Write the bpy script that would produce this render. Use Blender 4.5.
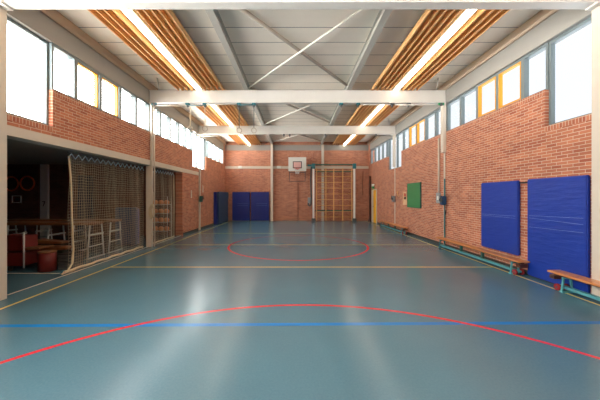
import bpy, bmesh, math, random
from mathutils import Vector, Matrix
random.seed(7)
for o in list(bpy.data.objects): bpy.data.objects.remove(o, do_unlink=True)
SC = bpy.context.scene
COL = SC.collection

# ------------------------------------------------------------------ camera
cam_d = bpy.data.cameras.new('camera'); cam = bpy.data.objects.new('camera', cam_d); COL.objects.link(cam)
cam.location = (-0.055, 0.0, 1.72); cam.rotation_euler = (math.pi/2, 0, 0)
cam_d.sensor_width = 36.0; cam_d.lens = 17.0
cam_d.shift_x = 4/600; cam_d.shift_y = -4/600
cam_d.clip_start = 0.05; cam_d.clip_end = 200
SC.camera = cam
# ------------------------------------------------------------------ world: bright overcast sky, brighter on the left side
SKY_L, SKY_R, GROUND_BOOST = 15.0, 1.15, 2.6
EXPO = 0.0
TUBE = 9.5
w = bpy.data.worlds.new('sky'); SC.world = w; w.use_nodes = True
nt = w.node_tree; nt.nodes.clear()
wo = nt.nodes.new('ShaderNodeOutputWorld'); bg = nt.nodes.new('ShaderNodeBackground')
tc = nt.nodes.new('ShaderNodeTexCoord'); sx = nt.nodes.new('ShaderNodeSeparateXYZ')
mr = nt.nodes.new('ShaderNodeMapRange'); mr.inputs['From Min'].default_value = -0.3; mr.inputs['From Max'].default_value = 0.2
mr.inputs['To Min'].default_value = SKY_L; mr.inputs['To Max'].default_value = SKY_R
nt.links.new(tc.outputs['Generated'], sx.inputs[0]); nt.links.new(sx.outputs['X'], mr.inputs['Value'])
mz = nt.nodes.new('ShaderNodeMapRange'); mz.inputs['From Min'].default_value = -0.06; mz.inputs['From Max'].default_value = 0.0
mz.inputs['To Min'].default_value = GROUND_BOOST; mz.inputs['To Max'].default_value = 1.0      # boost below the horizon, added as unseen ground bounce to brighten the ceiling
mm = nt.nodes.new('ShaderNodeMath'); mm.operation = 'MULTIPLY'
nt.links.new(sx.outputs['Z'], mz.inputs['Value']); nt.links.new(mr.outputs[0], mm.inputs[0]); nt.links.new(mz.outputs[0], mm.inputs[1])
nt.links.new(mm.outputs[0], bg.inputs['Strength'])
mc = nt.nodes.new('ShaderNodeMapRange'); mc.inputs['From Min'].default_value = -0.3; mc.inputs['From Max'].default_value = 0.2
mx = nt.nodes.new('ShaderNodeMix'); mx.data_type = 'RGBA'; nt.links.new(sx.outputs['X'], mc.inputs['Value']); nt.links.new(mc.outputs[0], mx.inputs[0])
mx.inputs[6].default_value = (1.0, 0.98, 0.94, 1); mx.inputs[7].default_value = (0.9, 0.95, 1.0, 1)
nt.links.new(mx.outputs[2], bg.inputs['Color'])
nt.links.new(bg.outputs[0], wo.inputs[0])
for s in (-1, 1):                                    # portals: guide the sky light through the two window bands
    ld = bpy.data.lights.new('window_portal', 'AREA'); ld.shape = 'RECTANGLE'; ld.size = 24.3; ld.size_y = 3.0
    lo = bpy.data.objects.new('window_portal', ld); COL.objects.link(lo)
    lo.location = (s*5.36, 7.4, 3.5)
    ax, az = Vector((0, 1, 0)), Vector((s, 0, 0)); ay = az.cross(ax)
    lo.rotation_mode = 'QUATERNION'; lo.rotation_quaternion = Matrix((ax, ay, az)).transposed().to_quaternion()
    ld.cycles.is_portal = True
SC.cycles.sample_clamp_indirect = 4.0
vs = SC.view_settings; vs.view_transform = 'Standard'; vs.look = 'None'; vs.gamma = 1; vs.exposure = EXPO
vs.use_curve_mapping = False

# ------------------------------------------------------------------ materials
def srgb(r, g, b):
    f = lambda c: (c/255/12.92) if c/255 <= .04045 else ((c/255+.055)/1.055)**2.4
    return (f(r), f(g), f(b), 1)
class NT:
    def __init__(s, name):
        s.m = bpy.data.materials.new(name); s.m.use_nodes = True; s.t = s.m.node_tree
        s.b = s.t.nodes['Principled BSDF']; s.out = s.t.nodes['Material Output']
    def n(s, typ, **kw):
        x = s.t.nodes.new(typ)
        for k, v in kw.items(): setattr(x, k, v)
        return x
    def l(s, a, b): s.t.links.new(a, b)
    def val(s, sock, v):
        if isinstance(v, (int, float)): sock.default_value = v
        else: s.l(v, sock)
    def math(s, op, a, b=None, c=None):
        x = s.n('ShaderNodeMath', operation=op); s.val(x.inputs[0], a)
        if b is not None: s.val(x.inputs[1], b)
        if c is not None: s.val(x.inputs[2], c)
        return x.outputs[0]
    def mix(s, f, a, b):
        x = s.n('ShaderNodeMix', data_type='RGBA'); s.val(x.inputs[0], f)
        for i, v in ((6, a), (7, b)):
            if isinstance(v, tuple): x.inputs[i].default_value = v
            else: s.l(v, x.inputs[i])
        return x.outputs[2]
    def xyz(s):
        t = s.n('ShaderNodeTexCoord'); q = s.n('ShaderNodeSeparateXYZ'); s.l(t.outputs['Object'], q.inputs[0]); return q.outputs, t.outputs['Object']
    def noise(s, vec, scale, detail=3, rough=.55):
        x = s.n('ShaderNodeTexNoise'); x.inputs['Scale'].default_value = scale; x.inputs['Detail'].default_value = detail
        x.inputs['Roughness'].default_value = rough
        if vec is not None: s.l(vec, x.inputs['Vector'])
        return x.outputs['Fac']
def simple(name, col, rough=.6, metal=0, var=.08, scale=6, spec=.5, coat=0):
    k = NT(name); (o, v) = k.xyz(); f = k.noise(v, scale)
    d = tuple(c*(1-var) for c in col[:3])+(1,); e = tuple(min(1, c*(1+var)) for c in col[:3])+(1,)
    k.l(k.mix(f, d, e), k.b.inputs['Base Color']); k.b.inputs['Roughness'].default_value = rough
    k.b.inputs['Metallic'].default_value = metal; k.b.inputs['Specular IOR Level'].default_value = spec
    k.b.inputs['Coat Weight'].default_value = coat
    return k.m
def brick(name, axes='YZ', soldier=False, c1=srgb(194, 124, 92), c2=srgb(160, 90, 66), mortar=srgb(208, 184, 162)):
    k = NT(name); o, v = k.xyz()
    u, t = o[axes[0]], o[axes[1]]
    cb = k.n('ShaderNodeCombineXYZ')
    if soldier: k.l(t, cb.inputs[0]); k.l(u, cb.inputs[1])
    else: k.l(u, cb.inputs[0]); k.l(t, cb.inputs[1])
    bt = k.n('ShaderNodeTexBrick'); k.l(cb.outputs[0], bt.inputs['Vector'])
    bt.inputs['Color1'].default_value = c1; bt.inputs['Color2'].default_value = c2; bt.inputs['Mortar'].default_value = mortar
    bt.inputs['Scale'].default_value = 1; bt.inputs['Brick Width'].default_value = .22 if not soldier else .24
    bt.inputs['Row Height'].default_value = .0625; bt.inputs['Mortar Size'].default_value = .0055
    bt.inputs['Mortar Smooth'].default_value = .2; bt.inputs['Bias'].default_value = 0
    if soldier: bt.offset = 0
    f = k.noise(v, 2.2, 5)
    hs = k.n('ShaderNodeHueSaturation'); k.l(bt.outputs['Color'], hs.inputs['Color'])
    k.l(k.math('MULTIPLY_ADD', f, .5, .75), hs.inputs['Value'])
    k.l(hs.outputs[0], k.b.inputs['Base Color']); k.b.inputs['Roughness'].default_value = .85
    bp = k.n('ShaderNodeBump'); bp.inputs['Strength'].default_value = .35; bp.inputs['Distance'].default_value = .004
    bp.invert = True
    k.l(bt.outputs['Fac'], bp.inputs['Height']); k.l(bp.outputs[0], k.b.inputs['Normal'])
    return k.m
def wood(name, c1, c2, axis='Y', rough=.45, scale=1.0):
    k = NT(name); o, v = k.xyz()
    mp = k.n('ShaderNodeMapping'); k.l(v, mp.inputs[0])
    s = {'X': (1.2, 22, 22), 'Y': (22, 1.2, 22), 'Z': (22, 22, 1.2)}[axis]
    mp.inputs['Scale'].default_value = tuple(a*scale for a in s)
    f = k.noise(mp.outputs[0], 1.5, 5, .6)
    k.l(k.mix(f, c1, c2), k.b.inputs['Base Color']); k.b.inputs['Roughness'].default_value = rough
    return k.m
M = {}
M['brick_y'] = brick('brick_side', 'YZ'); M['brick_x'] = brick('brick_end', 'XZ')
M['sill_y'] = brick('brick_sill', 'YZ', True)
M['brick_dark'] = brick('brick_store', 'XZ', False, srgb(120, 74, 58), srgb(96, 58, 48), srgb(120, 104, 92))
M['cream'] = simple('cream_paint', srgb(212, 202, 186), .5, 0, .04)
M['beam'] = simple('white_beam_paint', srgb(216, 213, 205), .5, 0, .04)
M['purlin'] = simple('pale_grey_steel', srgb(186, 184, 174), .5, 0, .05)
M['brace_w'] = simple('white_steel', srgb(238, 234, 222), .4, 0, .03)
M['brace_t'] = simple('tan_steel', srgb(178, 166, 150), .5, 0, .05)
M['fascia'] = simple('grey_fascia', srgb(152, 149, 142), .6, 0, .04)
M['edge'] = simple('tan_edge_beam', srgb(186, 164, 140), .6, 0, .05)
M['plinth'] = simple('dark_plinth', srgb(58, 56, 50), .6, 0, .1)
M['wframe'] = simple('grey_window_frame', srgb(112, 124, 126), .4, 0, .04)
M['wyellow'] = simple('yellow_window_frame', srgb(226, 160, 40), .45, 0, .05)
M['slat'] = wood('spruce_slat', srgb(240, 192, 132), srgb(226, 168, 104), 'Y', .5)
M['slatback'] = simple('dark_slat_backing', srgb(120, 84, 48), .9, 0, .1)
M['bench_wood'] = wood('bench_wood', srgb(212, 148, 92), srgb(188, 118, 66), 'Y', .35)
M['bar_wood'] = wood('bar_wood', srgb(240, 190, 120), srgb(222, 168, 100), 'Z', .4)
M['dark_wood'] = wood('dark_wood', srgb(96, 56, 38), srgb(66, 38, 28), 'Z', .4)
M['table_wood'] = wood('table_wood', srgb(150, 100, 62), srgb(112, 72, 44), 'X', .4)
M['teal'] = simple('teal_steel', srgb(30, 108, 116), .4, 0, .08)
M['teal_light'] = simple('pale_teal_steel', srgb(84, 158, 168), .4, 0, .08)
M['green_steel'] = simple('dark_green_steel', srgb(44, 92, 82), .45, 0, .1)
M['grey_box'] = simple('grey_winch_paint', srgb(150, 156, 158), .4, 0, .06)
M['blue_box'] = simple('blue_winch_paint', srgb(34, 76, 112), .4, 0, .06)
M['dark'] = simple('black_plastic', srgb(30, 28, 28), .5, 0, .1)
M['grey_dark'] = simple('dark_grey_steel', srgb(82, 84, 84), .5, 0, .08)
M['white'] = simple('white_board', srgb(232, 234, 226), .35, 0, .02)
M['red'] = simple('red_paint', srgb(196, 60, 48), .4, 0, .05)
M['red_wheel'] = simple('red_wheel_rubber', srgb(140, 30, 36), .5, 0, .08)
M['pink'] = simple('pink_square_fill', srgb(232, 186, 178), .5, 0, .04)
M['rope'] = simple('pale_rope', srgb(206, 190, 160), .9, 0, .12, 30)
M['netting'] = simple('net_cord', srgb(200, 184, 160), .9, 0, .15, 20)
M['net_blue'] = simple('pale_blue_cord', srgb(176, 200, 212), .9, 0, .05)
M['store_white'] = simple('store_white_paint', srgb(238, 236, 232), .6, 0, .03)
M['store_ceil'] = simple('store_ceiling_board', srgb(170, 162, 150), .8, 0, .08)
M['store_red'] = simple('dark_red_vinyl', srgb(112, 30, 24), .5, 0, .1)
M['store_green'] = simple('dark_green_vinyl', srgb(30, 48, 32), .5, 0, .1)
M['hoop'] = simple('orange_hoop_plastic', srgb(230, 110, 50), .4, 0, .05)
M['steel'] = simple('pale_steel_tube', srgb(206, 208, 204), .35, .2, .05)
M['ball'] = simple('tan_ball_leather', srgb(226, 144, 90), .5, 0, .08)
M['green_board'] = simple('green_noticeboard', srgb(62, 132, 80), .55, 0, .15, 3)
M['door_yellow'] = simple('yellow_door_paint', srgb(255, 188, 20), .4, 0, .03)
M['sign_green'] = simple('green_sign', srgb(30, 150, 90), .5, 0, .02)
M['paper'] = simple('pale_notice_paper', srgb(226, 190, 150), .7, 0, .1, 14)

def mat_mat(name, col, rough=.5):                    # vinyl mat with faint stitched crease lines
    k = NT(name); o, v = k.xyz(); f = k.noise(v, 2.5)
    k.l(k.mix(f, tuple(c*.85 for c in col[:3])+(1,), tuple(c*1.15 for c in col[:3])+(1,)), k.b.inputs['Base Color'])
    mp = k.n('ShaderNodeMapping'); k.l(v, mp.inputs[0]); mp.inputs['Scale'].default_value = (1.5, 1.5, 9)
    f2 = k.noise(mp.outputs[0], 1.6, 4)
    bp = k.n('ShaderNodeBump'); bp.inputs['Strength'].default_value = .5; bp.inputs['Distance'].default_value = .02
    k.l(f2, bp.inputs['Height']); k.l(bp.outputs[0], k.b.inputs['Normal'])
    k.b.inputs['Roughness'].default_value = rough
    return k.m
M['mat_blue'] = mat_mat('royal_blue_vinyl', srgb(4, 50, 150))
M['mat_navy'] = mat_mat('navy_vinyl', srgb(14, 34, 120))
M['mat_slate'] = mat_mat('slate_blue_vinyl', srgb(58, 84, 118))
M['mat_dark'] = mat_mat('dark_blue_vinyl', srgb(22, 28, 58))
M['mat_seam'] = simple('pale_seam', srgb(110, 130, 190), .6, 0, .05)

# ceiling deck: boards with joints every 0.6 m along the hall
k = NT('ceiling_deck'); o, v = k.xyz()
j = k.math('FRACT', k.math('DIVIDE', k.math('ADD', o['Y'], 60.0), .62)); line = k.math('LESS_THAN', j, .035)
f = k.noise(v, 3, 4); base = k.mix(f, srgb(238, 229, 214), srgb(248, 239, 224))
k.l(k.mix(line, base, srgb(120, 114, 112)), k.b.inputs['Base Color']); k.b.inputs['Roughness'].default_value = .8
M['ceiling'] = k.m

# floor: teal sports vinyl with painted court lines
k = NT('sports_floor'); o, v = k.xyz(); X, Y = o['X'], o['Y']
def band(val, c, wd): return k.math('LESS_THAN', k.math('ABSOLUTE', k.math('SUBTRACT', val, c)), wd/2)
def rng(val, a, b): return k.math('MULTIPLY', k.math('GREATER_THAN', val, a), k.math('LESS_THAN', val, b))
def AND(a, b): return k.math('MULTIPLY', a, b)
def OR(a, b): return k.math('MAXIMUM', a, b)
def ring(cx, cy, r, wd):
    dx = k.math('SUBTRACT', X, cx); dy = k.math('SUBTRACT', Y, cy)
    d = k.math('SQRT', k.math('ADD', k.math('MULTIPLY', dx, dx), k.math('MULTIPLY', dy, dy)))
    return band(d, r, wd)
n1 = k.noise(v, .9, 4); n2 = k.noise(v, 45, 2)
base = k.mix(n1, srgb(64, 106, 126), srgb(78, 122, 140))
base = k.mix(k.math('MULTIPLY', n2, .28), base, srgb(128, 158, 164))
yel = OR(band(X, -4.55, .05), band(X, 4.73, .05)); yel = AND(yel, rng(Y, -4.0, 19.2))
side = rng(X, -4.55, 4.73)
tr = OR(OR(band(Y, 6.86, .055), band(Y, 9.98, .055)), OR(band(Y, 13.03, .055), band(Y, 19.17, .05)))
yel = OR(yel, AND(tr, side))
blue = AND(band(k.math('SUBTRACT', Y, k.math('MULTIPLY', X, .012)), 3.8, .085), rng(X, -4.9, 4.9))
red = OR(ring(.02, 9.95, 2.38, .07), ring(.06, .47, 4.0, .06))
c = k.mix(blue, base, srgb(28, 122, 196)); c = k.mix(yel, c, srgb(236, 212, 122)); c = k.mix(red, c, srgb(206, 46, 56))
k.l(c, k.b.inputs['Base Color'])
k.l(k.math('MULTIPLY_ADD', k.noise(v, 1.6, 4), .05, .20), k.b.inputs['Roughness'])
k.b.inputs['Specular IOR Level'].default_value = .6
bp = k.n('ShaderNodeBump'); bp.inputs['Strength'].default_value = .12; bp.inputs['Distance'].default_value = .004
k.l(k.noise(v, 5, 3), bp.inputs['Height']); k.l(bp.outputs[0], k.b.inputs['Normal'])
M['floor'] = k.m

k = NT('window_pane'); k.t.nodes.remove(k.b)
tr_ = k.n('ShaderNodeBsdfTransparent'); tr_.inputs[0].default_value = (.98, .985, .99, 1)
gl = k.n('ShaderNodeBsdfGlossy'); gl.inputs['Roughness'].default_value = .25
fr = k.n('ShaderNodeLayerWeight'); fr.inputs[0].default_value = .15
ms = k.n('ShaderNodeMixShader'); k.l(k.math('MULTIPLY', fr.outputs['Fresnel'], .12), ms.inputs[0]); k.l(tr_.outputs[0], ms.inputs[1]); k.l(gl.outputs[0], ms.inputs[2])
k.l(ms.outputs[0], k.out.inputs[0]); M['glass'] = k.m
k = NT('lit_tube'); k.b.inputs['Emission Color'].default_value = (1, .86, .68, 1); k.b.inputs['Emission Strength'].default_value = TUBE
k.b.inputs['Base Color'].default_value = (.9, .9, .88, 1); M['tube'] = k.m

# ------------------------------------------------------------------ mesh helpers
class MB:
    def __init__(s): s.bm = bmesh.new()
    def box(s, x0, x1, y0, y1, z0, z1, mi=0):
        x0, x1 = sorted((x0, x1)); y0, y1 = sorted((y0, y1)); z0, z1 = sorted((z0, z1))
        v = [s.bm.verts.new(p) for p in ((x0,y0,z0),(x1,y0,z0),(x1,y1,z0),(x0,y1,z0),(x0,y0,z1),(x1,y0,z1),(x1,y1,z1),(x0,y1,z1))]
        for q in ((0,3,2,1),(4,5,6,7),(0,1,5,4),(1,2,6,5),(2,3,7,6),(3,0,4,7)):
            f = s.bm.faces.new([v[i] for i in q]); f.material_index = mi
        return s
    def prism(s, pts, a, b, axis):                   # polygon pts in the two other axes, extruded along axis
        def mk(p, t):
            if axis == 'X': return (t, p[0], p[1])
            if axis == 'Y': return (p[0], t, p[1])
            return (p[0], p[1], t)
        A = [s.bm.verts.new(mk(p, a)) for p in pts]; B = [s.bm.verts.new(mk(p, b)) for p in pts]
        n = len(pts); s.bm.faces.new(A); s.bm.faces.new(B[::-1])
        for i in range(n): s.bm.faces.new((A[i], B[i], B[(i+1) % n], A[(i+1) % n]))
        return s
    def tube(s, pts, r, n=8, closed=False, r2=None):
        pts = [Vector(p) for p in pts]; rings = []; N = len(pts)
        prev = None
        for i, p in enumerate(pts):
            if closed: t = pts[(i+1) % N]-pts[i-1]
            else: t = pts[min(i+1, N-1)]-pts[max(i-1, 0)]
            t.normalize()
            if prev is None:
                u = t.orthogonal().normalized()
            else:
                u = (prev - t*prev.dot(t)).normalized()
            prev = u; w_ = t.cross(u)
            rr = r if r2 is None else r+(r2-r)*i/(N-1)
            rings.append([s.bm.verts.new(p+(u*math.cos(a)+w_*math.sin(a))*rr) for a in [2*math.pi*j/n for j in range(n)]])
        for i in range(N if closed else N-1):
            A, B = rings[i], rings[(i+1) % N]
            if closed and i == N-1:                  # align twist
                d = min(range(n), key=lambda q: (A[0].co-B[q].co).length); B = B[d:]+B[:d]
            for j in range(n): s.bm.faces.new((A[j], A[(j+1) % n], B[(j+1) % n], B[j])).smooth = True
        if not closed:
            s.bm.faces.new(rings[0][::-1]); s.bm.faces.new(rings[-1])
        return s
    def cyl(s, p, q, r, n=16, r2=None): return s.tube([p, q], r, n, r2=r2)
    def ball(s, c, r, n=16):
        res = bmesh.ops.create_uvsphere(s.bm, u_segments=n, v_segments=n//2, radius=r, matrix=Matrix.Translation(c))
        for v in res['verts']:
            for f in v.link_faces: f.smooth = True
        return s
    def bevel(s, wd=.01, seg=2):
        bmesh.ops.bevel(s.bm, geom=list(s.bm.edges), offset=wd, segments=seg, affect='EDGES', clamp_overlap=True); return s
    def build(s, name, m, parent=None, origin=None):
        bmesh.ops.recalc_face_normals(s.bm, faces=s.bm.faces)
        me = bpy.data.meshes.new(name)
        off = Vector((0, 0, 0))
        if parent is not None: off = parent_world(parent)
        if origin is not None: off = Vector(origin)
        for v in s.bm.verts: v.co -= off
        s.bm.to_mesh(me); s.bm.free()
        ms_ = m if isinstance(m, (list, tuple)) else [m]
        for a in ms_: me.materials.append(M[a] if isinstance(a, str) else a)
        o = bpy.data.objects.new(name, me); COL.objects.link(o)
        if parent is not None: o.parent = parent
        elif origin is not None: o.location = origin
        return o
def parent_world(p):
    v = Vector((0, 0, 0))
    while p is not None: v += p.location; p = p.parent
    return v
def tag(o, label, cat, group=None, kind=None):
    o['label'] = label; o['category'] = cat
    if group: o['group'] = group
    if kind: o['kind'] = kind
    return o
def thing(name, label, cat, loc=(0, 0, 0), group=None):
    o = bpy.data.objects.new(name, None); COL.objects.link(o); o.location = loc; o.empty_display_size = .1
    return tag(o, label, cat, group)
def struct(o): o['kind'] = 'structure'; return o
def copy_tree(o, parent=None):
    c_ = o.copy(); COL.objects.link(c_)
    if parent is not None: c_.parent = parent
    for ch in list(o.children): copy_tree(ch, c_)
    return c_

# ------------------------------------------------------------------ room shell
Y0, YB = -4.9, 19.8
BAYS = [-4.8, 0.0, 4.8, 9.62, 14.44, 19.26]
W = 5.0; WO = 5.3; ZH = 4.85; ZC = 5.5
S_LOW, S_HIGH = 3.13, 3.88
mb = MB().box(-WO, WO, Y0-.3, YB+.3, -.2, 0); struct(mb.build('floor', 'floor'))
mb = MB().box(-13.3, -WO, 4.6, 12.65, -.2, 0); o = struct(mb.build('floor', 'floor')); 
mb = MB().box(-WO, WO, Y0-.3, YB+.3, ZC, ZC+.2); struct(mb.build('ceiling', 'ceiling'))

S_REAR = 2.2  # rear sill height, out of view, set low to let in extra daylight
LOW = [(-4.8, 3.2), (3.9, 5.76), (13.6, 15.6)]       # where the sill drops: unseen rear bays, lowered for daylight, then around columns
def sill_profile():
    segs = []; y = Y0-.3; cur = y
    for a, b in LOW:
        if a > cur: segs.append((cur, a, S_HIGH))
        segs.append((a, b, S_REAR if a < 0 else S_LOW)); cur = b
    segs.append((cur, 19.35, S_HIGH)); segs.append((19.35, YB+.3, ZC))
    return segs
def put(s, mb, a, b, z0, z):
    if z > 3.5 and z < ZC:
        mb.box(s*W, s*WO, a, b, z0, 3.03); mb.box(s*W, s*5.17, a, b, 3.03, z-.1)
    else: mb.box(s*W, s*WO, a, b, z0, z-.1 if z < ZC else z)
for s, nm in ((-1, 'left'), (1, 'right')):
    mb = MB(); sb = MB()
    OPEN = [(4.79, 12.35)] if s < 0 else []
    zl = 2.93 if s < 0 else 0
    for a, b, z in sill_profile():
        if s > 0: put(s, mb, a, b, 0, z)
        else:
            cuts = sorted(set([a, b]+[c_ for op in OPEN for c_ in op if a < c_ < b]))
            for i in range(len(cuts)-1):
                p, q = cuts[i], cuts[i+1]; mid = (p+q)/2
                inop = any(c0 < mid < c1 for c0, c1 in OPEN)
                put(s, mb, p, q, 2.93 if inop else 0, z)
        if z < ZC: sb.box(s*(W-.004), s*(5.17 if z > 3.5 else WO), a, b, z-.1, z)
    # soldier jamb bricks beside the low windows
    struct(mb.build('wall_'+nm, 'brick_y'))
    struct(sb.build('trim_1' if s < 0 else 'trim_2', 'sill_y'))
    mb = MB().box(s*(W-.0), s*WO, Y0-.3, 19.35, ZH, ZC); struct(mb.build('trim_3' if s < 0 else 'trim_4', 'fascia'))
mb = MB().box(-W, W, YB, YB+.3, 0, ZC); struct(mb.build('wall_back', 'brick_x'))
mb = MB().box(-W, W, Y0-.3, Y0, 0, ZC); struct(mb.build('wall_front', 'brick_x'))
# skirting strips
mb = MB()
for a, b in ((Y0, 4.7), (12.4, 14.3), (14.56, YB)): mb.box(-W, -W+.02, a, b, 0, .1)
struct(mb.build('baseboard_left', 'plinth'))
mb = MB()
for a, b in ((Y0, 4.68), (4.92, 17.6), (18.8, YB)): mb.box(W, W-.02, a, b, 0, .1)
struct(mb.build('baseboard_right', 'plinth'))
# cream lintel over the store openings, cream rail on the end wall, threshold strip
mb = MB().box(-W-.28, -W+.02, 4.79, 14.34, 2.76, 2.93); struct(mb.build('trim_5', 'cream'))
mb = MB().box(-W, W, YB-.03, YB, 3.63, 3.8); struct(mb.build('trim_6', 'cream'))
mb = MB().box(-W-.075, -W-.045, 4.92, 12.35, 0, .006); struct(mb.build('trim_7', 'cream'))
mb = MB().box(-9.5, -5.3, 6.27, 6.31, 0, .006); struct(mb.build('trim_8', 'cream'))
mb = MB().box(-W, W, YB-.04, YB, 4.9, 5.28); struct(mb.build('trim_9', 'fascia'))

# windows
MODS = [0, .8, 1.6, 2.41, 3.21, 4.02, 4.82]
LOWW = {0: (0, 1, 5), 1: (0, 5), 2: (0,), 3: (5,), 4: (0,)}
wn = 0
for s in (-1, 1):
    for b in range(5):
        y0b = BAYS[b]
        for i in range(6):
            a = y0b+MODS[i]; e = y0b+MODS[i+1]
            mid = (a+e)/2
            low = any(l0 < mid < l1 for l0, l1 in LOW)
            z0 = (S_REAR if mid < 3.2 else S_LOW) if low else S_HIGH
            lo_b = next((l for l in LOW if l[0] < mid < l[1]), None)
            if low:
                a_ = max(a, lo_b[0]); e_ = min(e, lo_b[1])
                if i in (0,) and b in (2, 4): e_ = lo_b[1]
                if i == 5 and b in (1, 3): a_ = lo_b[0]
            else: a_, e_ = a, e
            # neighbours beside a low window give way to it
            for l in LOW:
                if not low and a_ < l[1] < e_: a_ = l[1]
                if not low and a_ < l[0] < e_: e_ = l[0]
            if b == 4 and i == 5: e_ = 19.33
            wn += 1
            yellow = (b == 2 or (b == 1) or (b == 3 and s > 0)) and i in (2, 3)
            root = bpy.data.objects.new('window_%d' % wn, None); COL.objects.link(root); root.location = (s*5.13, (a_+e_)/2, z0)
            root['kind'] = 'structure'
            t = .05; mb = MB(); x0, x1 = s*(5.085 if low else 5.02 if s < 0 else 5.065), s*5.17
            mb.box(x0, x1, a_, a_+t, z0, ZH); mb.box(x0, x1, e_-t, e_, z0, ZH)
            mb.box(x0, x1, a_+t, e_-t, z0, z0+.04); mb.box(x0, x1, a_+t, e_-t, ZH-.06, ZH)
            mb.build('window_frame', 'wframe', root)
            g = t
            if yellow:
                mb = MB(); x2, x3 = s*5.06, s*5.15; u = .028
                mb.box(x2, x3, a_+t, a_+t+u, z0+.04, ZH-.06); mb.box(x2, x3, e_-t-u, e_-t, z0+.04, ZH-.06)
                mb.box(x2, x3, a_+t+u, e_-t-u, z0+.04, z0+.075); mb.box(x2, x3, a_+t+u, e_-t-u, ZH-.06-u, ZH-.06)
                mb.build('window_sash', 'wyellow', root); g = t+u
            MB().box(s*5.12, s*5.126, a_+g, e_-g, z0+.04, ZH-.06).build('window_pane', 'glass', root)

# columns and beams
ORD = {0: 'behind', 1: 'overhead', 2: 'nearest', 3: 'second', 4: 'third', 5: 'end'}
for i, yb in enumerate(BAYS):
    if i == 5: continue
    for s in (-1, 1):
        side = 'left' if s < 0 else 'right'
        cy = yb if i != 2 else 4.66
        lab = {0: 'cream steel column at the rear of the %s brick wall', 1: 'cream steel column beside the foreground %s brick wall',
               2: 'wide cream steel column nearest on the %s edge of the hall',
               3: 'cream steel column under the second ceiling beam on the %s brick wall',
               4: 'cream steel column under the third ceiling beam on the %s brick wall'}[i] % side
        r = thing('steel_column', lab, 'column', (s*4.99, cy, 0))
        mb = MB()
        if i <= 2:
            mb.box(s*4.91, s*4.995, cy-.1, cy+.1, 0, 4.83)
        elif s < 0:
            mb.box(-4.93, -4.995, cy-.06, cy+.06, 0, 2.75) if i == 4 else mb.box(-4.93, -5.12, cy-.05, cy+.05, 0, 2.75)
            mb.box(-4.92, -4.975, cy-.06, cy+.06, 2.75, 4.83)
        else:
            mb.box(4.975, 4.999, cy-.035, cy+.035, .0, 3.2); mb.box(4.9, 4.999, cy-.09, cy+.09, 3.2, 4.83)
        mb.build('column_shaft', 'cream', r)
        MB().box(s*4.8, s*4.99, cy-.1, cy+.1, 4.83, 4.86).build('cap_plate', 'beam', r)
    if i in (0, 1): lab = 'pale steel cross beam ' + ('at the rear of the hall' if i == 0 else 'over the foreground floor')
    else: lab = {2: 'pale steel cross beam along the top edge of the photo', 3: 'pale steel cross beam second from the front, hung with pulleys',
                 4: 'pale steel cross beam third from the front, nearest the end wall'}[i]
    if i == 2: yb = 4.68
    r = thing('steel_beam', lab, 'beam', (0, yb, 4.86))
    MB().box(-4.99, 4.99, yb-.09, yb+.09, 4.861, 4.88).build('lower_flange', 'beam', r)
    MB().box(-4.99, 4.99, yb-.07, yb+.07, 4.88, 5.26).build('web', 'beam', r)
    MB().box(-4.99, 4.99, yb-.09, yb+.09, 5.26, 5.28).build('upper_flange', 'beam', r)

# purlins and edge beams run the whole hall on top of the beams
for s in (-1, 1):
    sd = 'left' if s < 0 else 'right'
    r = thing('roof_purlin', 'long grey steel ceiling beam running down the hall, %s of the pair' % sd, 'beam', (s*1.72, 7.4, 5.28))
    MB().box(s*1.72-.075, s*1.72+.075, Y0, YB, 5.285, 5.3).build('lower_flange', 'purlin', r)
    MB().box(s*1.72-.03, s*1.72+.03, Y0, YB, 5.3, 5.485).build('web', 'purlin', r)
    MB().box(s*1.72-.075, s*1.72+.075, Y0, YB, 5.485, 5.5).build('upper_flange', 'purlin', r)
    mb = MB().prism([(s*4.99, 5.285), (s*4.95, 5.285), (s*4.925, 5.34), (s*4.925, 5.499), (s*4.99, 5.499)], Y0, YB, 'Y')
    tag(mb.build('edge_beam', 'edge', None, (s*4.9, 7.4, 5.285)), 'tan edge beam along the top of the %s window band' % sd, 'beam')
# diagonal braces between purlins
BN = ['rear', 'foreground', 'nearest', 'second', 'far']
for i in range(5):
    y1, y2 = BAYS[i]+.12, BAYS[i+1]-.12
    for k_, (xa, xb, m_, cn) in enumerate((( 1.64, -1.64, 'brace_w', 'thin white'), (-1.64, 1.64, 'brace_t', 'tan'))):
        z = 5.35 if k_ == 0 else 5.437
        mb = MB().tube([(xa, y1, z), (xb, y2, z)], .026 if k_ == 0 else .042, 8)
        tag(mb.build('diagonal_brace', m_, None, (0, (y1+y2)/2, z)), '%s diagonal roof brace crossing the %s ceiling bay' % (cn, BN[i]), 'brace')
# short corner struts from beam end to deck
for i in (2, 3, 4):
    for s in (-1, 1):
        mb = MB().cyl((s*4.7, BAYS[i]+.0, 5.28), (s*4.5, BAYS[i]-.55, 5.49), .022, 8) if i > 2 else MB().cyl((s*4.2, 5.0, 5.29), (s*4.0, 5.3, 5.49), .02, 8)
        sd = 'left' if s < 0 else 'right'
        tag(mb.build('corner_strut', 'beam', None, (s*4.6, BAYS[i], 5.28)), 'short white strut at the %s end of the %s cross beam' % (sd, ORD[i]), 'brace')
mb = MB()

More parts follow.
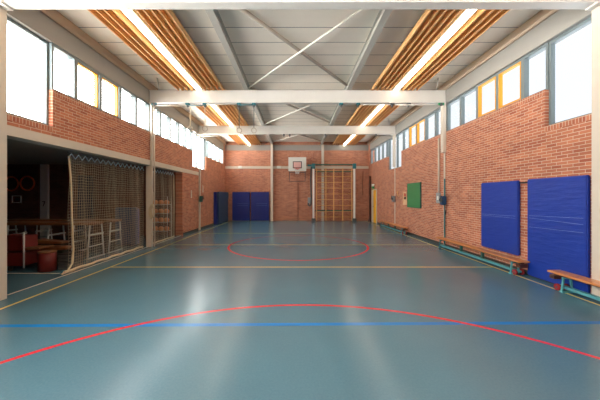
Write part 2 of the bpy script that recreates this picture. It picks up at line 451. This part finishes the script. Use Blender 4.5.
# ------------------------------------------------------------------ slatted ceiling panels with fluorescent strips
SX = 3.30
OUT = [.24, .40, .55, .70]; INN = [.20, .34, .49, .63, .78]
for i in range(5):
    y1, y2 = BAYS[i]+.1, BAYS[i+1]-.1
    if i == 4: y2 = 19.75
    for s in (-1, 1):
        sd = 'left' if s < 0 else 'right'
        r = thing('slatted_ceiling_panel', 'orange timber slat ceiling panel on the %s, in the %s ceiling bay' % (sd, BN[i]), 'ceiling panel', (s*SX, (y1+y2)/2, 5.25), 'timber slat ceiling panels')
        mb = MB()
        for d in OUT: mb.box(s*(SX+d)-.012, s*(SX+d)+.012, y1, y2, 5.25, 5.385)
        mb.build('outer_slats', 'slat', r)
        mb = MB()
        for d in INN: mb.box(s*(SX-d)-.012, s*(SX-d)+.012, y1, y2, 5.26, 5.385)
        mb.build('inner_slats', 'slat', r)
        mb = MB(); mb.box(s*(SX-.79), s*(SX-.18), y1, y2, 5.388, 5.4); mb.box(s*(SX+.22), s*(SX+.71), y1, y2, 5.388, 5.4)
        mb.build('backing_panel', 'slat', r)
        n = 3; L = (y2-y1)/n
        for q in range(n):
            a, b = y1+q*L+.015, y1+(q+1)*L-.015
            f = thing('strip_light', '%s fluorescent strip of the %s slat panel in the %s ceiling bay' % (['near', 'middle', 'far'][q], sd, BN[i]), 'light', (s*SX, (a+b)/2, 5.28), 'fluorescent strips in the slat panels')
            MB().box(s*SX-.1, s*SX+.1, a, b, 5.29, 5.40).build('housing', 'white', f)
            MB().box(s*SX-.05, s*SX+.05, a+.01, b-.01, 5.225, 5.29).build('tube', 'tube', f)

# ------------------------------------------------------------------ back-wall columns
for s in (-1, 1):
    sd = 'left' if s < 0 else 'right'
    xx = -1.73 if s < 0 else 1.8
    r = thing('steel_column', 'narrow cream steel post on the end wall, %s of the backboard' % sd, 'column', (xx, 19.7, 0))
    MB().box(xx-.08, xx+.08, 19.56, 19.74, 0, 5.28).build('column_shaft', 'cream', r)
    if s > 0:
        mb = MB()
        for q in range(14): mb.box(xx-.05, xx+.05, 19.54, 19.56, 1.2+q*.17, 1.28+q*.17)
        mb.build('bracket', 'purlin', r)

# ------------------------------------------------------------------ hanging rings on the second beam
YP = 9.62
def pulley(x, yb, label, cat='pulley', m_='teal', size=1.0, grp=None):
    r = thing('beam_pulley', label, cat, (x, yb, 4.86), grp)
    MB().box(x-.05*size, x+.05*size, yb-.07, yb+.07, 4.80, 4.86).bevel(.008, 1).build('clamp', m_, r)
    MB().cyl((x-.02, yb, 4.78), (x+.02, yb, 4.78), .045*size, 14).build('wheel', 'grey_dark', r)
    return r
spots = [(-3.72, 'teal', 'outermost left'), (-3.14, 'teal', 'second from the left'), (-1.99, 'teal', 'third from the left'), (-1.48, 'teal', 'fourth from the left'),
         (1.47, 'teal', 'just right of the middle'), (2.05, 'teal', 'sixth from the left'), (3.20, 'grey_dark', 'seventh from the left'), (3.75, 'grey_dark', 'outermost right')]
for x, m_, w_ in spots:
    pulley(x, YP-.02, '%s pulley clamped under the second cross beam, %s' % ('dark grey' if m_ == 'grey_dark' else 'teal', w_), 'pulley', m_, 1.25, 'pulleys under the second beam')
for x, w_ in ((-.67, 'left of the middle'), (-.38, 'second of the small ones'), (1.43, 'right of the middle'), (2.05, 'fourth of the small ones'), (4.0, 'by the right light strip')):
    pulley(x, 14.42, 'small dark pulley under the third cross beam, %s' % w_, 'pulley', 'grey_dark', 1.0, 'pulleys under the third beam')
for x, zr, w_ in ((-3.64, 3.92, 'leftmost, by the windows'), (-3.14, 3.92, 'second from the left, seen against the windows'), (-1.98, 3.86, 'third from the left'), (-1.48, 3.86, 'fourth from the left, nearest the middle')):
    r = thing('gymnastic_ring', 'hoisted gymnastic ring on a strap, %s' % w_, 'ring', (x, YP-.02, zr), 'gymnastic rings on the second beam')
    MB().box(x-.012, x+.012, YP-.025, YP-.015, zr+.16, 4.74).build('strap', 'grey_dark' if x > -2.5 else 'rope', r)
    rr = .085; cz = zr+.08
    MB().tube([(x+rr*math.cos(a)*.9, YP-.02+rr*math.cos(a)*.4, cz+rr*math.sin(a)) for a in [2*math.pi*j/20 for j in range(20)]], .014, 6, True).build('ring_hoop', 'brace_t', r)
def tierod(pts, label, m_='teal', rad=.018):
    tag(MB().tube(pts, rad, 8).build('pulley_rod', m_, None, pts[0]), label, 'rod')
tierod([(-3.68, YP-.07, 4.78), (-3.18, YP-.07, 4.78)], 'teal rod joining the two leftmost ring pulleys')
tierod([(-1.95, YP-.07, 4.79), (-1.52, YP-.07, 4.79)], 'teal rod joining the middle pair of left ring pulleys')
tierod([(-4.84, YP-.11, 4.76), (-3.78, YP-.11, 4.74)], 'cream rod from the left column to the leftmost pulley', 'cream', .022)
tierod([(1.53, YP-.07, 4.79), (1.98, YP-.07, 4.79)], 'thin grey rod joining the two pulleys right of the middle', 'grey_dark', .012)
tierod([(3.28, YP-.07, 4.79), (4.75, YP-.07, 4.80)], 'white rod from the seventh pulley to the right column', 'brace_w', .018)
tierod([(-3.08, YP-.08, 4.79), (-2.05, YP-.08, 4.80)], 'pale rod between the second and third left pulleys', 'cream', .014)
tierod([(2.12, YP-.08, 4.79), (3.12, YP-.08, 4.79)], 'pale rod between the sixth and seventh pulleys', 'brace_w', .012)
tierod([(4.0, 14.36, 4.79), (4.86, 14.36, 4.76)], 'dark rod from the third beam pulley to the right column', 'grey_dark', .016)
tierod([(-4.86, 14.36, 4.74), (-3.6, 14.36, 4.78)], 'pale rod under the left end of the third cross beam', 'brace_w', .016)
for s, sd in ((-1, 'left'), (1, 'right')):
    r = thing('column_bracket', 'green pulley bracket at the top of the second %s column' % sd, 'bracket', (s*4.85, YP, 4.76), None)
    MB().box(s*4.72, s*4.9, YP-.16, YP-.1, 4.76, 4.84).bevel(.008, 1).build('plate', 'teal' if s < 0 else 'sign_green', r)
    MB().cyl((s*4.8, YP-.17, 4.78), (s*4.8, YP-.12, 4.78), .05, 12).build('wheel', 'grey_dark', r)

# ------------------------------------------------------------------ basketball goal
r = thing('basketball_goal', 'white basketball backboard with red rim on the end wall', 'basketball goal', (.03, 19.2, 3.0))
MB().box(-.57, .64, 19.15, 19.19, 3.40, 4.34).build('backboard', 'white', r)
mb = MB(); x0, x1, z0, z1 = -.27, .34, 3.60, 4.06; t = .05
mb.box(x0, x1, 19.14, 19.15, z0, z0+t); mb.box(x0, x1, 19.14, 19.15, z1-t, z1); mb.box(x0, x0+t, 19.14, 19.15, z0+t, z1-t); mb.box(x1-t, x1, 19.14, 19.15, z0+t, z1-t)
mb.build('target_square', 'dark', r)
MB().box(x0+t, x1-t, 19.142, 19.15, z0+t, z1-t).build('square_fill', 'pink', r)
hoop = MB().tube([(.035+.225*math.cos(a), 18.82+.225*math.sin(a), 3.56) for a in [2*math.pi*j/28 for j in range(28)]], .014, 6, True)
hoop.box(-.08, .15, 19.02, 19.14, 3.5, 3.6)
rim = hoop.build('rim', 'red', r)
mb = MB()
for q in range(12):
    a = 2*math.pi*q/12
    for d in (1, -1):
        pts = [(.035+rr*math.cos(a+d*t_*.5), 18.82+rr*math.sin(a+d*t_*.5), z) for rr, z, t_ in ((.222, 3.55, 0), (.17, 3.43, 1), (.13, 3.3, 2), (.115, 3.18, 3))]
        mb.tube(pts, .007, 4)
mb.build('net', 'store_white', rim)
mb = MB()
for xa in (-.5, .57): mb.box(xa-.018, xa+.018, 19.2, 19.24, 2.72, 4.2)
mb.box(-.5, .57, 19.2, 19.24, 2.70, 2.74); mb.box(-.5, .57, 19.2, 19.24, 3.3, 3.33)
for xa in (-.5, .57):
    mb.tube([(xa, 19.24, 4.1), (xa, 19.77, 4.1)], .02, 6); mb.tube([(xa, 19.24, 2.78), (xa, 19.77, 3.5)], .02, 6)
mb.build('mounting_frame', 'grey_dark', r)
tag(MB().box(.07, .105, 19.75, 19.79, 0, 2.6).build('wall_conduit', 'dark_wood', None, (.09, 19.77, 0)), 'thin dark vertical strip on the end wall below the backboard', 'conduit')

# ------------------------------------------------------------------ climbing frame on the end wall
r = thing('climbing_frame', 'wooden climbing frame with teal top rail on the end wall', 'climbing frame', (2.5, 19.2, 0))
for xa in (1.12, 3.87):
    p = MB().box(xa-.06, xa+.06, 19.02, 19.12, .12, 3.6).build('post', 'store_white', r)
    MB().box(xa-.11, xa+.11, 18.98, 19.16, 3.55, 3.9).bevel(.01, 1).build('post_head', 'teal', p)
    MB().box(xa-.13, xa+.13, 18.95, 19.2, 0, .22).bevel(.01, 1).build('foot_bracket', 'grey_dark', p)
MB().box(1.0, 4.0, 19.16, 19.24, 3.80, 3.88).build('top_rail', 'green_steel', r)
MB().box(.72, 1.02, 19.18, 19.26, 3.74, 3.86).build('rail_arm', 'teal', r)
MB().box(1.25, 3.8, 19.2, 19.27, 3.34, 3.44).build('upper_bar', 'green_steel', r)
MB().box(1.25, 3.8, 19.2, 19.27, .68, .78).build('lower_bar', 'green_steel', r)
for xa in (1.34, 1.97, 2.5, 3.11, 3.72): MB().box(xa-.025, xa+.025, 19.14, 19.2, .05, 3.62).build('upright', 'bar_wood', r)
for q in range(9): 
    z = .3+q*.39
    MB().cyl((1.34, 19.17, z), (3.72, 19.17, z), .017, 8).build('rung', 'bar_wood', r)
# winch with thick cable left of the frame
r = thing('cable_winch', 'grey wall winch with dark hanging cable left of the climbing frame', 'winch', (.88, 19.6, 1.3))
MB().box(.76, .96, 19.62, 19.79, 1.2, 1.62).bevel(.02, 2).build('winch_box', 'grey_box', r)
MB().tube([(1.0, 19.5, 3.75), (.96, 19.5, 2.8), (1.0, 19.5, 1.6), (.98, 19.5, 1.15), (.9, 19.5, 1.02), (.8, 19.55, 1.1), (.78, 19.6, 1.22)], .05, 8).build('cable', 'grey_dark', r)
tag(MB().tube([(4.62, 19.74, 3.45), (4.58, 19.74, 2.6), (4.6, 19.74, 1.9), (4.55, 19.74, 1.75)], .016, 6).build('hanging_cord', 'dark_wood', None, (4.6, 19.74, 1.75)), 'thin dark cord hanging on the end wall near the right corner', 'cord')
for xx, zz, ww in ((-3.95, 3.66, 'left of the blue mats'), (-1.25, 3.66, 'beside the left post')):
    tag(MB().box(xx-.13, xx+.13, 19.72, 19.768, zz-.02, zz+.16).bevel(.01, 1).build('rail_box', 'white', None, (xx, 19.75, zz)), 'small white box on the cream rail of the end wall, %s' % ('above the blue mats' if xx < -3 else 'right of the left post'), 'box')

# ------------------------------------------------------------------ corner pole, yellow door, exit sign
mb = MB().prism([(4.86, 18.95), (4.96, 18.95), (4.96, 19.12), (4.86, 19.12)], 0, 3.05, 'Z').bevel(.012, 2)
tag(mb.build('wooden_beam', 'dark_wood', None, (4.91, 19.0, 0)), 'dark wooden beam standing upright in the far right corner', 'wooden beam')
d = bpy.data.objects.new('door_1', None); COL.objects.link(d); d.location = (4.98, 18.2, 0); d['kind'] = 'structure'
mb = MB(); mb.box(4.94, 4.998, 18.36, 18.74, 0, 2.12); mb.box(4.95, 4.998, 17.66, 17.72, 0, 2.16); mb.box(4.95, 4.998, 17.72, 18.36, 2.10, 2.16)
mb.build('door_frame', 'cream', d)
lf = MB().box(4.955, 4.995, 17.73, 18.35, .01, 2.09).build('door_leaf', 'door_yellow', d)
MB().tube([(4.95, 18.28, 1.05), (4.91, 18.28, 1.05), (4.91, 18.16, 1.05)], .012, 6).build('door_handle', 'grey_dark', lf)
r = thing('exit_sign', 'small lit white and green sign above the yellow door', 'sign', (4.97, 18.5, 2.2))
MB().box(4.9, 4.99, 18.2, 18.6, 2.34, 2.5).bevel(.01, 1).build('sign_body', 'white', r)
MB().box(4.9, 4.99, 18.25, 18.55, 2.2, 2.335).build('sign_panel', 'sign_green', r)

# ------------------------------------------------------------------ blue mats
def wall_mat(loc, size, m_, label, axis, seams=(), cat='mat', grp=None, strap=True):
    x0, x1, y0, y1, z0, z1 = size
    r = thing('gym_mat', label, cat, loc, grp)
    MB().box(x0, x1, y0, y1, z0, z1).bevel(.018, 3).build('mat_body', m_, r)
    if seams:
        mb = MB()
        for z, tilt in seams:
            if axis == 'X-':       # faces -X
                mb.prism([(y0+.06, z), (y1-.06, z+tilt), (y1-.06, z+tilt+.006), (y0+.06, z+.006)], x0-.001, x0+.003, 'X')
            elif axis == 'Y-':
                mb.box(x0+.3*(x1-x0), x1-.12, y0-.001, y0+.003, z, z+.012)
        mb.build('seam', 'mat_seam', r)
    return r
wall_mat((4.95, 7.0, .36), (4.915, 4.99, 6.36, 7.62, .38, 2.07), 'mat_blue', 'royal blue wall mat left of the other, hanging clear of the floor', 'X-', ((1.26, -.02), (1.21, .0)), grp='blue mats on the right wall')
wall_mat((4.95, 5.5, 0), (4.915, 4.99, 4.84, 6.1, .03, 2.08), 'mat_blue', 'royal blue wall mat nearest the camera, reaching down to the floor', 'X-', ((1.33, -.03), (1.22, .03), (1.08, -.02)), grp='blue mats on the right wall')
tag(MB().box(4.95, 4.99, 6.08, 6.38, 2.0, 2.03).build('mat_rail', 'dark', None, (4.97, 6.2, 2.0)), 'dark hanging rail between the two blue wall mats', 'rail')
wall_mat((-4.9, 18.3, 0), (-4.99, -4.82, 16.95, 19.62, .02, 1.96), 'mat_navy', 'dark navy mat standing on edge along the left wall', 'N', grp='mats by the far left corner')
r = thing('gym_mat', 'slate blue folded mat leaning in front of the navy one by the left wall', 'mat', (-4.77, 18.3, 0), 'mats by the far left corner')
MB().box(-4.815, -4.74, 17.2, 19.62, .02, 1.5).bevel(.015, 2).build('mat_body', 'mat_slate', r)
MB().box(-4.815, -4.72, 17.15, 19.62, 1.51, 1.98).bevel(.015, 2).build('mat_flap', 'mat_slate', r)
wall_mat((-3.87, 19.7, 0), (-4.47, -3.26, 19.6, 19.76, .02, 2.0), 'mat_navy', 'left of the two navy mats against the end wall', 'Y-', ((1.2, 0), (1.06, 0)), grp='navy mats on the end wall')
wall_mat((-2.55, 19.7, 0), (-3.18, -1.93, 19.6, 19.76, .02, 2.0), 'mat_navy', 'right of the two navy mats against the end wall', 'Y-', ((1.2, 0), (1.06, 0)), grp='navy mats on the end wall')

# ------------------------------------------------------------------ benches
def bench(name_label):
    r = thing('gym_bench', name_label, 'bench', (0, 0, 0), 'low wooden gym benches')
    L = 3.6                                            # local: runs +Y from 0 to L, X 0..0.25
    MB().box(0, .25, 0, L, .30, .335).bevel(.008, 2).build('seat', 'bench_wood', r)
    MB().box(.085, .165, .12, L-.1, .055, .105).bevel(.004, 1).build('lower_rail', 'teal_light', r)
    MB().box(.09, .16, .05, L-.05, .265, .30).build('under_rail', 'dark_wood', r)
    for yy in (.27, 1.35, 2.3, L-.22):
        mb = MB()
        if .5 < yy < 3: mb.box(.095, .155, yy-.03, yy+.03, .1, .27).build('leg', 'green_steel', r); continue
        mb.prism([(.02, .02), (.045, .02), (.08, .265), (.05, .265)], yy-.013, yy+.013, 'Y')
        mb.prism([(.205, .02), (.23, .02), (.2, .265), (.17, .265)], yy-.013, yy+.013, 'Y')
        mb.box(.045, .205, yy-.02, yy+.02, .24, .265)
        if yy in (.27, L-.22): mb.box(.01, .24, yy-.035, yy+.035, .0, .022)
        lg = mb.build('leg', 'teal' if yy not in (.27,) else 'teal_light', r)
    for xx in (.035, .185):
        wl = MB().cyl((xx, .17, .065), (xx+.035, .17, .065), .06, 18).build('wheel', 'red_wheel', r)
        MB().cyl((xx-.004, .17, .065), (xx+.039, .17, .065), .02, 10).build('hub', 'grey_dark', wl)
    MB().tube([(.055, .17, .065), (.2, .17, .065)], .012, 6).build('axle', 'grey_dark', r)
    MB().box(.03, .22, .02, .12, .19, .265).bevel(.006, 1).build('hook_block', 'dark_wood', r)
    return r
b1 = bench('wooden gym bench with teal rail, middle one, ending beside the blue mats'); b1.location = (4.66, 6.0, 0)
b2 = copy_tree(b1); b2.location = (4.66, 1.85, 0)
b2['label'] = 'nearest wooden gym bench, cut off by the right edge in front of the blue mat'
b2.rotation_euler = (0, 0, math.pi); b2.location = (4.91, 5.33, 0)
b3 = copy_tree(b1); b3.location = (4.66, 12.5, 0)
b3['label'] = 'farthest wooden gym bench, under the green noticeboard towards the yellow door'

# ------------------------------------------------------------------ things on the right wall
r = thing('noticeboard', 'green noticeboard on the right brick wall', 'noticeboard', (4.97, 12.1, 1.24))
MB().box(4.955, 4.995, 11.44, 12.73, 1.235, 2.26).build('panel', 'green_board', r)
mb = MB(); mb.box(4.95, 4.996, 11.41, 11.44, 1.22, 2.28); mb.box(4.95, 4.996, 12.73, 12.76, 1.22, 2.28); mb.box(4.95, 4.996, 11.44, 12.73, 2.26, 2.28); mb.box(4.95, 4.996, 11.44, 12.73, 1.22, 1.235)
mb.build('frame', 'green_steel', r)
r = thing('wall_shelf_box', 'small pale wooden notice box left of the green noticeboard', 'box', (4.96, 13.0, 1.3))
mb = MB(); mb.box(4.93, 4.995, 12.8, 13.22, 1.32, 1.37); mb.box(4.93, 4.995, 12.8, 13.22, 1.86, 1.9); mb.box(4.93, 4.995, 12.8, 12.84, 1.37, 1.86); mb.box(4.93, 4.995, 13.18, 13.22, 1.37, 1.86); mb.box(4.98, 4.995, 12.84, 13.18, 1.37, 1.86)
mb.build('case', 'paper', r)
MB().ball((4.94, 12.98, 1.62), .06, 12).build('dial', 'dark_wood', r)
MB().box(4.965, 4.98, 12.86, 13.16, 1.70, 1.84).build('red_panel', 'red', r)
tag(MB().tube([(4.99, 13.95, 1.95), (4.93, 13.95, 1.95), (4.93, 13.9, 1.75), (4.97, 13.88, 1.7)], .015, 6).build('wall_hook', 'bar_wood', None, (4.96, 13.95, 1.7)), 'small tan hook on the right wall between far column and noticeboard', 'hook')
# winch on second right column
def winch(x, y, z, m_, label, s=1, handle=True, zpole=0):
    r = thing('wall_winch', label, 'winch', (x, y, z))
    MB().box(x-.07, x+.07, y-.09, y+.09, z, z+.3).bevel(.02, 2).build('winch_box', m_, r)
    MB().cyl((x-.09*s, y, z+.16), (x-.05*s, y, z+.16), .08, 16).build('drum', 'grey_dark', r)
    if handle:
        MB().tube([(x-.09*s, y, z+.16), (x-.13*s, y, z+.16), (x-.13*s, y-.14, z+.3), (x-.19*s, y-.14, z+.3)], .012, 6).build('crank_handle', 'dark', r)
    return r
r = winch(4.88, 9.5, 1.42, 'blue_box', 'dark blue crank winch on the second right column')
MB().tube([(4.88, 9.4, 1.44), (4.86, 9.36, 1.2), (4.88, 9.35, 1.1), (4.9, 9.36, 1.25)], .012, 6).build('hanging_strap', 'dark', r)
tag(MB().cyl((4.93, 9.5, 0), (4.93, 9.5, 2.3), .022, 10).build('guide_pole', 'teal', None, (4.93, 9.5, 0)), 'thin teal pole standing beside the second right column', 'pole')
tag(MB().cyl((4.96, 9.95, 1.85), (4.96, 9.95, 3.75), .03, 10).build('conduit_pipe', 'cream', None, (4.96, 9.95, 1.8)), 'pinkish cream pipe rising from the thermostat box to the windows', 'pipe')
r = thing('switch_box', 'pale grey switch box on the brick wall left of the blue winch', 'box', (4.97, 10.0, 1.5))
MB().box(4.94, 4.99, 9.86, 10.12, 1.47, 1.84).bevel(.01, 2).build('case', 'grey_box', r)
MB().box(4.93, 4.94, 9.93, 10.03, 1.58, 1.72).build('switch_panel', 'white', r)
winch(4.9, 14.4, 1.42, 'grey_box', 'grey winch on the third right column')
winch(-4.86, 14.35, 1.42, 'green_steel', 'green winch on the third left column', -1)
# left column two: rope bundle and green pole
tag(MB().cyl((-4.86, 9.62, 0), (-4.86, 9.62, 4.75), .02, 10).build('guide_pole', 'cream', None, (-4.86, 9.62, 0)), 'thin cream pole running up beside the second left column', 'pole')
r = thing('rope_bundle', 'beige coiled rope hanging on the second left column', 'rope', (-4.86, 9.5, 1.0))
for q in range(4):
    a_ = .05+.012*q
    MB().tube([(-4.86+a_*math.cos(a)*.8, 9.5-.03*q, 1.25+.22*math.sin(a)-.02*q) for a in [2*math.pi*j/18 for j in range(18)]], .014, 6, True).build('coil', 'rope', r)
MB().cyl((-4.86, 9.5, 1.42), (-4.86, 9.55, 1.85), .012, 6).build('rope_tail', 'rope', r)
for y_, z_, w_ in ((13.35, 1.62, 'left wall just before the third column'), (15.0, 1.9, 'left wall just past the third column')):
    tag(MB().box(-4.995, -4.975, y_-.06, y_+.06, z_, z_+.38).bevel(.006, 1).build('wall_plate', 'cream', None, (-4.985, y_, z_)), 'small pale vertical plate on the %s' % w_, 'plate')

# ------------------------------------------------------------------ nets
def net(y0, y1, zt, x, label, edge_at_start, seed, pitch=.065):
    rnd = random.Random(seed)
    r = thing('curtain_net', label, 'net', (x, (y0+y1)/2, 0), 'nets hung in the store openings')
    ny = int((y1-y0)/pitch); nz = int((zt-.05)/pitch)
    def P(u, v):
        y = y0+(y1-y0)*u; z = .05+(zt-.05)*v
        z -= .05*abs(math.sin(u*(y1-y0)*math.pi/.42))*v**6
        dx = .025*math.sin(u*17+1.3*v)+.008*math.sin(u*51+v*2)
        return (x+dx, y+.02*math.sin(v*9+u*5), z)
    mb = MB(); bm = mb.bm
    g = [[bm.verts.new(P(i/ny, j/nz)) for j in range(nz+1)] for i in range(ny+1)]
    for i in range(ny):
        for j in range(nz): bm.faces.new((g[i][j], g[i+1][j], g[i+1][j+1], g[i][j+1]))
    o = mb.build('mesh', 'netting', r)
    md = o.modifiers.new('cords', 'WIREFRAME'); md.thickness = .0075; md.use_even_offset = False
    # scalloped top cord hung from a rail
    n = int((y1-y0)/.21); pts = []
    for i in range(n*2+1):
        pts.append((x-.0, y0+(y1-y0)*i/(2*n), zt+(.06 if i % 2 else -.05)))
    MB().tube(pts, .013, 6).build('zigzag_cord', 'net_blue', r)
    MB().cyl((x, y0, zt+.085), (x, y1, zt+.085), .018, 8).build('top_rail', 'grey_dark', r)
    return r
n1 = net(6.35, 9.52, 2.62, -5.17, 'large beige net hanging across the first store opening', True, 1)
pts = [(-5.17, 6.38, 2.62), (-5.15, 6.42, 2.0), (-5.16, 6.46, 1.2), (-5.16, 6.5, .5), (-5.12, 6.42, .2), (-5.1, 6.25, .05), (-5.1, 6.1, .035)]
MB().tube(pts, .02, 8).build('edge_rope', 'rope', n1)
pts = [(-5.13+.03*math.sin(q*1.7), 6.2+q*.165, .045) for q in range(20)]
MB().tube(pts, .035, 8).build('bottom_hem', 'rope', n1)
n2 = net(9.95, 11.85, 2.62, -5.17, 'smaller beige net hanging in the second store opening', False, 2)
MB().tube([(-5.17, 11.86, 2.6), (-5.15, 11.84, 1.4), (-5.15, 11.82, .05)], .018, 8).build('edge_rope', 'rope', n2)
MB().tube([(-5.14+.02*math.sin(q*1.7), 9.95+q*.19, .04) for q in range(11)], .03, 8).build('bottom_hem', 'rope', n2)

# ------------------------------------------------------------------ equipment store
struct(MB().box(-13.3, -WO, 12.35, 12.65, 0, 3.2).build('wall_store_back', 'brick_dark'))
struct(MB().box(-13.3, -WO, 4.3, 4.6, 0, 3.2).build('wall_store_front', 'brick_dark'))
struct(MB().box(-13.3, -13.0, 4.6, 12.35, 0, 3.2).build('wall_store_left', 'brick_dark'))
struct(MB().box(-13.3, -WO, 4.3, 12.65, 3.1, 3.25).build('ceiling', 'store_ceil'))
r = thing('wall_pilaster', 'white pilaster marked 7 on the store room rear wall', 'column', (-10.95, 12.25, 0))
MB().box(-11.13, -10.8, 12.25, 12.345, 0, 3.09).build('pilaster_body', 'store_white', r)
mb = MB(); mb.box(-11.02, -10.9, 12.243, 12.252, 1.46, 1.49); mb.prism([(-10.935, 1.46), (-10.9, 1.46), (-10.965, 1.28), (-11.0, 1.28)], 12.243, 12.252, 'Y')
mb.build('number', 'dark', r)
for x, z, w_ in ((-12.42, 2.25, 'left'), (-11.72, 2.27, 'right')):
    r = tag(MB().tube([(x+.3*math.cos(a), 12.3, z+.3*math.sin(a)) for a in [2*math.pi*j/32 for j in range(32)]], .035, 8, True).build('hula_hoop', 'hoop', None, (x, 12.3, z)), 'orange hoop hung on the dark store wall, %s of the two' % w_, 'hoop', 'orange hoops on the store wall')
r = thing('goal_frame', 'small white frame on the store wall under the hoops', 'frame', (-12.2, 12.3, 1.4))
mb = MB(); a, b, c_, d_ = -12.38, -11.98, 1.42, 1.74
mb.box(a, b, 12.28, 12.31, c_, c_+.03); mb.box(a, b, 12.28, 12.31, d_-.03, d_); mb.box(a, a+.03, 12.28, 12.31, c_+.03, d_-.03); mb.box(b-.03, b, 12.28, 12.31, c_+.03, d_-.03)
mb.build('border', 'store_white', r)
MB().box(a+.14, b-.14, 12.3, 12.345, c_+.1, d_-.1).build('picture', 'grey_dark', r)

def trestle_table(y0, y1, xe, label):
    r = thing('trestle_table', label, 'table', (xe-2, (y0+y1)/2, 0), 'steel framed wooden tables in the store')
    MB().box(xe-3.4, xe+.04, y0, y1, .93, 1.0).bevel(.008, 1).build('tabletop', 'table_wood', r)
    for xx in (xe, xe-1.1, xe-2.2, xe-3.3):
        mb = MB(); ym = (y0+y1)/2; h = (y1-y0)/2
        for s in (-1, 1): mb.tube([(xx, ym+s*(h+.06), .03), (xx, ym+s*(h-.03), .93)], .02, 8)
        mb.tube([(xx, ym-h-.1, .03), (xx, ym+h+.1, .03)], .022, 8)
        mb.tube([(xx, ym-h+.0, .35), (xx, ym+h-.0, .35)], .016, 8)
        mb.tube([(xx, ym-h-.03, .66), (xx, ym+h+.03, .66)], .024, 8)
        mb.build('leg_frame', 'steel', r)
    return r
trestle_table(7.62, 8.14, -5.62, 'wooden table on white steel frames behind the net, near one')
trestle_table(8.48, 8.98, -5.62, 'wooden table on white steel frames behind the net, second one')
r = thing('vaulting_box', 'dark green vaulting box with tan top in the store opening', 'vaulting box', (-6.1, 6.95, 0))
MB().prism([(-6.46, 0), (-5.74, 0), (-5.82, .38), (-6.38, .38)], 7.0, 7.18, 'Y').build('box_body', 'store_green', r)
MB().box(-6.5, -5.72, 6.98, 7.2, .39, .47).bevel(.02, 2).build('padded_top', 'table_wood', r)
r = thing('wooden_springboard', 'short tan springboard lying behind the red drum', 'springboard', (-6.35, 7.4, .5))
MB().prism([(-6.75, .50), (-6.05, .50), (-6.05, .54), (-6.75, .6)], 7.25, 7.5, 'Y').build('board', 'table_wood', r)
MB().box(-6.7, -6.1, 7.27, 7.48, 0, .5).build('base', 'dark', r)
r = thing('padded_drum', 'red padded drum with tan lid on the store floor', 'drum', (-5.82, 6.5, 0))
MB().cyl((-5.8, 6.55, 0), (-5.8, 6.55, .42), .17, 24).build('drum_body', 'store_red', r)
MB().cyl((-5.8, 6.55, .42), (-5.8, 6.55, .45), .175, 24).build('lid', 'table_wood', r)
r = thing('equipment_trolley', 'dark red equipment trolley at the left edge of the opening', 'trolley', (-6.4, 6.6, 0))
MB().box(-6.95, -6.28, 6.45, 6.95, .12, .42).bevel(.02, 2).build('lower_case', 'store_red', r)
MB().box(-6.9, -6.33, 6.5, 6.9, .46, .80).bevel(.02, 2).build('upper_case', 'store_red', r)
for xx in (-6.97, -6.24): MB().cyl((xx, 6.44, .08), (xx, 6.44, .9), .018, 8).build('frame_post', 'steel', r)
MB().box(-6.3, -5.95, 6.5, 6.9, .50, .53).build('side_shelf', 'table_wood', r)
for xx in (-6.95, -6.6):
    for yy in (6.5, 6.9): MB().cyl((xx-.015, yy, .06), (xx+.015, yy, .06), .06, 14).build('caster', 'dark', r)
r = thing('storage_crate', 'dark grey crate on the store floor beside the net edge', 'crate', (-5.5, 6.6, 0))
mb = MB(); mb.box(-5.6, -5.3, 6.6, 7.0, 0, .03)
for xx in (-5.6, -5.32):
    for q in range(4): mb.box(xx, xx+.02, 6.6, 7.0, .04+q*.08, .1+q*.08)
for yy in (6.6, 6.98):
    for q in range(4): mb.box(-5.58, -5.32, yy, yy+.02, .04+q*.08, .1+q*.08)
mb.build('crate_walls', 'grey_dark', r)
MB().box(-5.61, -5.29, 6.59, 7.01, .35, .37).build('lid', 'dark', r)
r = thing('gym_mat', 'blue mat stack standing upright behind the net, in the store', 'mat', (-5.9, 9.9, 0))
MB().box(-6.35, -5.62, 9.85, 10.0, .02, 1.32).bevel(.02, 2).build('mat_body', 'mat_slate', r)
MB().box(-6.3, -5.66, 10.02, 10.16, .02, 1.28).bevel(.02, 2).build('rear_mat', 'mat_blue', r)
r = thing('gym_mat', 'tall blue mat leaning on the store rear wall behind the net', 'mat', (-9.0, 12.0, 0))
MB().box(-9.4, -8.8, 12.1, 12.25, .02, 2.6).bevel(.02, 2).build('mat_body', 'mat_dark', r)
# ball rack in the second opening
r = thing('ball_rack', 'steel ball rack just inside the second store opening', 'rack', (-5.75, 11.95, 0))
for xx in (-6.15, -5.4):
    for yy in (11.78, 12.15): MB().cyl((xx, yy, 0), (xx, yy, 1.7), .014, 8).build('post', 'steel', r)
RZ = (.25, .62, .99, 1.36)
for z in RZ:
    mb = MB()
    for yy in (11.85, 12.08): mb.cyl((-6.15, yy, z), (-5.4, yy, z), .01, 6)
    mb.build('shelf_rail', 'steel', r)
lv = ['lowest', 'second', 'third', 'top']
for zi, z in enumerate(RZ):
    for q in range(3):
        x = -5.99+q*.235+.0*random.random()
        tag(MB().ball((x, 11.965, z+.085), .112, 20).build('gym_ball', 'ball', None, (x, 11.965, z+.085)), 'tan ball on the %s level of the ball rack, %s one' % (lv[zi], ['left', 'middle', 'right'][q]), 'ball', 'balls on the rack')
